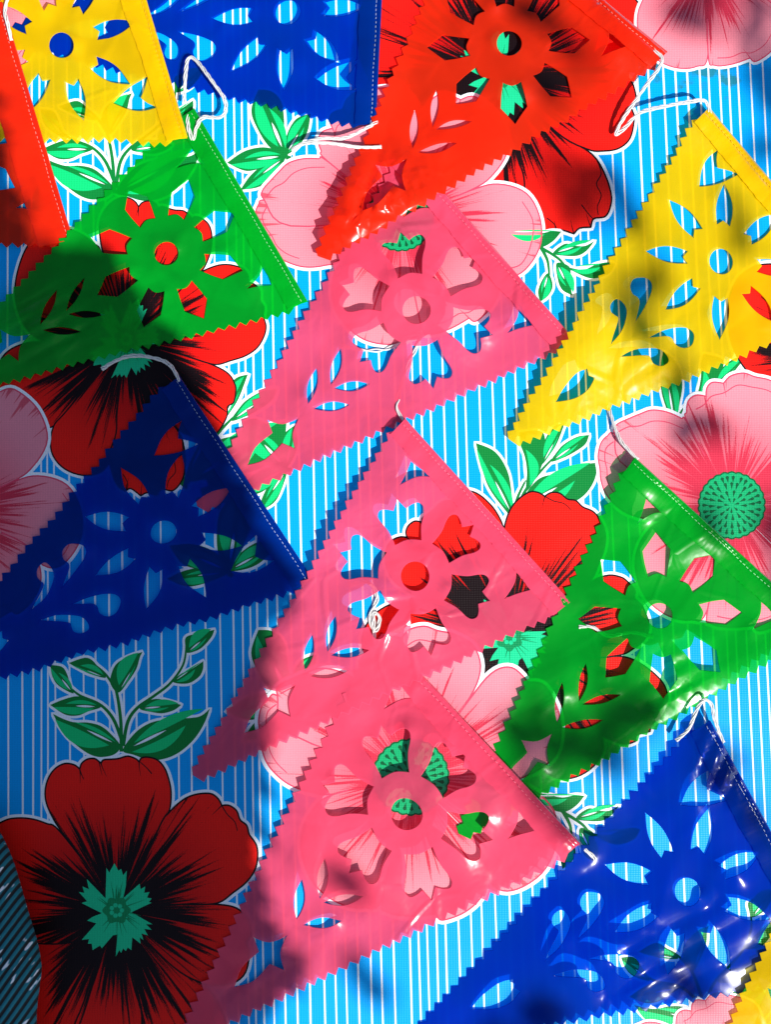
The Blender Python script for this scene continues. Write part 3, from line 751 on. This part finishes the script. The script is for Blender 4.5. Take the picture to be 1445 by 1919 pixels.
    while v < LV - 8:
        ln = rng.uniform(4.2, 6.0); ju = 8.4 + .7 * math.sin(v * .05 + len(name)) + rng.uniform(-.25, .25); jd = rng.uniform(-.5, .5)
        uv = np.array([(ju - .55, v), (ju - .55 + jd, v + ln), (ju + .55 + jd, v + ln), (ju + .55, v)]); pp = place(uv); z0 = zz(pp)
        k = len(tv)
        tv += list(world(pp, z0 + 1.2 * mm) - rp) + list(world(place(uv + (uv - uv.mean(0)) * -.25), z0 + 2.05 * mm) - rp)
        tf += [(k + 4, k + 5, k + 6, k + 7)] + [(k + i, k + (i + 1) % 4, k + 4 + (i + 1) % 4, k + 4 + i) for i in range(4)]
        v += rng.uniform(8.0, 9.3)
    link('stitching', tv, tf, [thread or M['thread']], hm)
    return root, zz

th_pink = plain('thread_pink', (.95, .17, .26), .6); th_yel = plain('thread_yellow', (.9, .55, .02), .6)
th_green = plain('thread_pale_green', (.35, .75, .4), .6); th_red = plain('thread_pale_red', (.9, .32, .26), .6)
GR_ = 'papercut plastic pennants of the bunting'
ZQ = {}
def mk(name, *a, **k):
    r, z = flag(name, *a, **k); ZQ[name] = z
mk('blue_top', 'C', M['f_blue'], 'blue pennant with upright hem, between the first yellow pennant and the big red one', GR_)
mk('yellow_left', 'C', M['f_yellow'], 'yellow pennant lying partly over a blue one, crossed by a narrow red hem', GR_, thread=th_yel)
mk('red_left', 'B', M['f_red'], 'dark red pennant with wide glossy hem lying across a yellow one', GR_, hem=66, thread=th_red, amp=.5)
mk('pink_top', 'A', M['f_pink'], 'pink pennant under the curled tip of the red one, beside the green one', GR_, thread=th_pink)
mk('green_left', 'B', M['f_green'], 'green pennant half in shade, its far tip over dark red film', GR_, thread=th_green,
   wrk=((60, 600, 70, 4, .05, .09), (250, 600, 60, 3, .07, -.05)))
mk('red_top', 'B', M['f_red'], 'bright red pennant with crumpled shiny tip curling over a pink one', GR_, thread=th_red,
   wrk=((700, 380, 50, 9, .13, .05), (640, 430, 45, 7, .10, .12), (790, 370, 35, 6, .16, -.05)))
mk('yellow_right', 'C', M['f_yellow'], 'yellow pennant with its whole pointed tip lying on striped cloth', GR_, thread=th_yel,
   wrk=((1230, 680, 50, 2, .05, .06), (1000, 790, 40, 1.5, .12, -.03)))
mk('blue_left', 'C', M['f_blue'], 'dark navy-looking blue pennant in shade beside the red flower and pink film', GR_, amp=.4)
mk('pink_low', 'A', M['f_pink'], 'pink pennant over the pink flower with green centre, its hem crossing a green tip', GR_, thread=th_pink,
   wrk=((470, 1830, 60, 3, .06, .08),))
mk('green_right', 'B', M['f_green'], 'sunlit green pennant beside the round green flower centre', GR_, thread=th_green,
   wrk=((1270, 1290, 50, 4, .04, .07),))
mk('pink_mid', 'A', M['f_pink'], 'pink pennant whose sharp tip points at the dark red flower, between blue and green ones', GR_, thread=th_pink)
mk('blue_low', 'C', M['f_blue'], 'shiny wrinkled blue pennant beside a corner of yellow film', GR_, amp=.45,
   wrk=((1090, 1790, 60, 4, .045, -.03), (1200, 1830, 60, 4, .035, .05), (1360, 1420, 50, 3, .09, .04), (1330, 1760, 60, 2.5, .03, .05)))
mk('yellow_low', 'C', M['f_yellow'], 'corner of yellow pennant overlapping the shiny wrinkled blue one', GR_, thread=th_yel)

# ------------------------------------------------------------------ strings
def cord(pts, label, strands=4, r=.7, twist=4.0, spread=1.15):
    """twisted raffia string through (px, py, height mm)"""
    P = smooth([(a, b, c) for a, b, c in pts], 10, False); P3 = np.array([W(a, b, c * mm) for a, b, c in P])
    t = np.gradient(P3, axis=0); t /= np.linalg.norm(t, axis=1, keepdims=True) + 1e-9
    n1 = np.cross(t, [0, 0, 1.0]); n1 /= np.linalg.norm(n1, axis=1, keepdims=True) + 1e-9; n2 = np.cross(t, n1)
    s = np.concatenate([[0], np.cumsum(np.linalg.norm(np.diff(P3, axis=0), axis=1))])
    v, f = [], []; m = 6
    for k in range(strands):
        ph = 2 * math.pi * k / strands + s / .02 * twist
        rr = spread * mm * (1 + .4 * np.sin(s * 190 + k))
        C = P3 + n1 * (rr * np.cos(ph))[:, None] + n2 * (.6 * rr * np.sin(ph))[:, None]
        b0 = len(v)
        for i in range(len(C)):
            for j in range(m):
                a = 2 * math.pi * j / m; v.append(C[i] + (n1[i] * math.cos(a) + n2[i] * math.sin(a)) * r * mm)
        for i in range(len(C) - 1):
            for j in range(m): f.append((b0 + i * m + j, b0 + i * m + (j + 1) % m, b0 + (i + 1) * m + (j + 1) % m, b0 + (i + 1) * m + j))
        f.append(tuple(b0 + j for j in range(m))[::-1]); f.append(tuple(b0 + (len(C) - 1) * m + j for j in range(m)))
    v = np.array(v); o0 = np.array([v[:, 0].mean(), v[:, 1].mean(), 0])
    o = link('string', v - o0, f, [M['string']], None, smooth=True, loc=tuple(o0))
    return tag(o, label, 'string', 'strings joining the pennants')
cord([(1225, 95, 12), (1241, 115, 13), (1205, 168, 14), (1168, 222, 10), (1154, 252, 6), (1172, 240, 8), (1200, 212, 12), (1250, 199, 15), (1300, 190, 16), (1322, 190, 14), (1333, 215, 9)], 'white string from the red hem end to the yellow pennant on stripes')
cord([(345, 195, 10), (347, 150, 12), (352, 112, 9), (366, 113, 10), (395, 150, 14), (421, 190, 14), (415, 218, 11), (380, 220, 8), (367, 240, 7), (362, 262, 5), (353, 240, 6), (352, 215, 5)], 'white string looped above the green pennant corner beside yellow film')
cord([(715, 275, 8), (670, 275, 10), (620, 268, 12), (570, 268, 11), (548, 280, 8), (560, 273, 9), (600, 260, 12), (650, 258, 11), (708, 228, 5)], 'white string lying on pink petals between the blue hem and red film', spread=1.0)
cord([(190, 692, 9), (222, 674, 10), (252, 667, 11), (290, 672, 12), (318, 685, 11), (336, 715, 8)], 'white string over the lower edge of the half-shaded green pennant')
cord([(640, 648, 1.5), (680, 656, 1.5), (725, 654, 1.5), (775, 628, 1.5), (788, 632, 1.5), (762, 692, 1.2), (748, 740, 1), (744, 765, 3), (756, 788, 5)], 'white string under the pink pennant that the red tip curls over', strands=2, r=.8)
cord([(655, 1098, 1.5), (690, 1092, 2), (706, 1120, 1.8), (692, 1158, 1.8), (704, 1182, 1.6), (712, 1160, 2.2), (700, 1150, 2.6), (706, 1215, 1.5), (740, 1215, 1.2)], 'knotted white string seen through a petal hole of the sharp-tipped pink pennant', strands=3, r=.9)
cord([(1142, 768, 2), (1152, 800, 5), (1165, 828, 8), (1196, 862, 10)], 'short white string from yellow film to the sunlit green hem end')
cord([(1085, 1175, 1.2), (1112, 1176, 1.4), (1140, 1192, 1.3), (1185, 1186, 1.2), (1225, 1195, 1.2)], 'white string seen through a petal hole of the sunlit green pennant')
cord([(1268, 1388, 9), (1292, 1366, 13), (1308, 1328, 16), (1322, 1312, 16), (1334, 1322, 15), (1340, 1350, 13), (1356, 1392, 10)], 'white string arching over green film to the shiny blue pennant')
cord([(1075, 1570, 7), (1092, 1588, 8), (1112, 1606, 6), (1116, 1612, 4)], 'white string end sticking out of a pink hem near printed leaves', spread=1.3)
cord([(20, -30, 10), (8, 18, 9), (12, 40, 10), (20, 76, 7)], 'white string knotted at the top of the dark red hem')

# ------------------------------------------------------------------ denim at the corner
m, t, o = nodes('denim')
geo = N(t, 'ShaderNodeNewGeometry'); mp = N(t, 'ShaderNodeMapping'); mp.inputs['Rotation'].default_value = (0, 0, math.radians(35))
t.links.new(geo.outputs['Position'], mp.inputs[0])
wv = N(t, 'ShaderNodeTexWave', wave_type='BANDS', bands_direction='X', i_Scale=52.0, i_Distortion=.9, i_Detail=1.0, i_Detail_Scale=.3); t.links.new(mp.outputs[0], wv.inputs['Vector'])
mp2 = N(t, 'ShaderNodeMapping'); mp2.inputs['Scale'].default_value = (230, 60, 60); t.links.new(mp.outputs[0], mp2.inputs[0])
nz = N(t, 'ShaderNodeTexNoise', i_Scale=1.0, i_Detail=1.0); t.links.new(mp2.outputs[0], nz.inputs['Vector'])
fk = N(t, 'ShaderNodeMapRange', i_From_Min=.63, i_From_Max=.68); t.links.new(nz.outputs['Fac'], fk.inputs[0])
rb = N(t, 'ShaderNodeMapRange', i_From_Min=.30, i_From_Max=.62); t.links.new(wv.outputs['Fac'], rb.inputs[0])
colr = mixc(t, rb.outputs[0], (.003, .008, .010), mixc(t, fk.outputs[0], (.006, .17, .22), (.75, .8, .85)))
bp = N(t, 'ShaderNodeBump', i_Strength=.9, i_Distance=.0012); t.links.new(wv.outputs['Fac'], bp.inputs['Height'])
bs = N(t, 'ShaderNodeBsdfPrincipled'); bs.inputs['Roughness'].default_value = .9; t.links.new(colr, bs.inputs['Base Color']); t.links.new(bp.outputs[0], bs.inputs['Normal']); t.links.new(bs.outputs[0], o.inputs[0])
bd = smooth([(-70, 1490), (-25, 1535), (0, 1568), (24, 1622), (50, 1710), (68, 1770), (76, 1817), (73, 1849), (68, 1890), (67, 1930), (75, 2010), (90, 2120)], 5, False)
R = 62.0; dv, df = [], []; nseg = 26
for i, (bx, by) in enumerate(bd):
    zc = R * S
    for j in range(nseg):
        a = 2 * math.pi * j / nseg
        z = zc + R * S * math.sin(a) * .98
        # keep the outline at bd when seen from above the table
        dv.append(((bx - 722.5 - R * 1.75 * (1 - math.cos(a))) * S * (1 - zc / HC), (959.5 - by) * S * (1 - zc / HC), z))
for i in range(len(bd) - 1):
    for j in range(nseg): df.append((i * nseg + j, i * nseg + (j + 1) % nseg, (i + 1) * nseg + (j + 1) % nseg, (i + 1) * nseg + j))
df.append(tuple(range(nseg))[::-1]); df.append(tuple((len(bd) - 1) * nseg + j for j in range(nseg)))
den = link('denim_cloth', dv, df, [m], None, smooth=True)
tag(den, 'rounded fold of dark teal ribbed denim with white flecks beside the red flower', 'denim')

# ------------------------------------------------------------------ added unseen bough, leaves laid out sunward to cast the shade patches
def inpoly(n, poly):
    poly = np.array(poly, float); lo, hi = poly.min(0), poly.max(0); out = []
    while len(out) < n:
        c = np.random.uniform(lo, hi, (n * 3, 2)); ok = winding(c, poly) != 0; out += list(c[ok])
    return out[:n]
spots = []
shade = [(-300, 90), (-90, 60), (-25, 260), (15, 430), (110, 500), (190, 500), (290, 650), (360, 760), (380, 860), (470, 1010), (520, 1130), (450, 1200), (470, 1300), (495, 1370), (470, 1500), (450, 1600), (480, 1720), (525, 1800), (480, 1880), (400, 2100), (-300, 2100)]
for p in inpoly(2600, shade): spots.append((p[0], p[1]))
for poly, n in (([(940, 1400), (1000, 1290), (1100, 1330), (1200, 1270), (1250, 1310), (1240, 1400), (1120, 1470), (1000, 1480)], 60),
                ([(1390, -40), (1500, -40), (1500, 330), (1420, 330), (1400, 180)], 60),
                ([(1220, 0), (1330, -30), (1390, 60), (1340, 120), (1260, 60)], 16),
                ([(1090, 330), (1170, 290), (1190, 420), (1120, 440)], 16),
                ([(1150, 540), (1240, 470), (1260, 560), (1210, 660), (1170, 620)], 14),
                ([(1330, 360), (1420, 340), (1450, 420), (1380, 450)], 8),
                ([(1180, 690), (1260, 660), (1280, 740), (1200, 760)], 10),
                ([(1270, 790), (1380, 780), (1400, 830), (1320, 850)], 10),
                ([(1390, 980), (1480, 950), (1480, 1100), (1420, 1060)], 18),
                ([(1290, 960), (1360, 980), (1380, 1050), (1320, 1030)], 7),
                ([(1000, 300), (1100, 280), (1090, 430), (1020, 400)], 14),
                ([(1290, 1380), (1400, 1370), (1430, 1560), (1330, 1470)], 12),
                ([(600, 1600), (660, 1590), (650, 1680), (600, 1680)], 5),
                ([(640, 1790), (730, 1780), (720, 1900), (640, 1880)], 9),
                ([(1000, 1500), (1060, 1480), (1050, 1540)], 4),
                ([(860, 1870), (1000, 1840), (1100, 1960), (850, 1980)], 24),
                ([(1220, 1800), (1330, 1790), (1330, 1900), (1230, 1900)], 9),
                ([(990, 0), (1110, 40), (1060, 190), (1000, 160)], 12)):
    spots += [(p[0], p[1]) for p in inpoly(max(2, int(n * .3)), poly)]
zax = SUN; xax = Vector((0, 0, 1)).cross(zax).normalized(); yax = zax.cross(xax)
lv, lf = [], []
for (px, py) in spots:
    big = px < 620
    d = random.uniform(1.7, 2.1) if big else random.uniform(2.8, 3.6); c = Vector(W(px, py)) + SUN * d
    ln = random.uniform(.022, .034) * (1 if big else .8); wd = ln * random.uniform(.45, .6)
    a = random.uniform(0, 6.28); e = xax * math.cos(a) + yax * math.sin(a); g = zax.cross(e)
    nrm = (zax + Vector((random.uniform(-.5, .5), random.uniform(-.5, .5), random.uniform(-.5, .5)))).normalized()
    e = (e - nrm * e.dot(nrm)).normalized(); g = nrm.cross(e)
    k = len(lv)
    lv += [c - e * ln, c - e * ln * .3 + g * wd, c + e * ln * .4 + g * wd * .8, c + e * ln * 1.1, c + e * ln * .4 - g * wd * .8, c - e * ln * .3 - g * wd]
    lf.append(tuple(range(k, k + 6)))
tr = empty('added_shade_bough', tuple(Vector(W(200, 1300)) + SUN * 1.9)); tag(tr, 'added leafy bough, out of view, shaped to throw the dappled shade', 'bough')
tl = tr.location
lo_ = link('shade_foliage', [v - tl for v in lv], lf, [M['leaf']], tr); lo_['kind'] = 'stuff'
bv, bf = [], []
def limb(a, b, r0, r1):
    n = 10; m_ = 7; ax = (b - a); e1 = ax.cross(Vector((0, 0, 1))).normalized(); e2 = ax.cross(e1).normalized(); k = len(bv)
    for i in range(n + 1):
        tt = i / n; c = a + ax * tt + e1 * .04 * math.sin(tt * 5) ; r = r0 + (r1 - r0) * tt
        for j in range(m_):
            q_ = 6.283 * j / m_; bv.append(c + (e1 * math.cos(q_) + e2 * math.sin(q_)) * r - tl)
    for i in range(n):
        for j in range(m_): bf.append((k + i * m_ + j, k + i * m_ + (j + 1) % m_, k + (i + 1) * m_ + (j + 1) % m_, k + (i + 1) * m_ + j))
A0 = Vector(W(-1500, 1700)) + SUN * 2.0; A1 = Vector(W(150, 1500)) + SUN * 1.9
limb(A0, A1, .03, .014)
for x, y in ((60, 700), (200, 1000), (350, 1300), (400, 1650)): limb(A1 if y > 1200 else A0.lerp(A1, .9), Vector(W(x, y)) + SUN * 1.9, .010, .004)
link('shade_branch', bv, bf, [M['bark']], tr, smooth=True)
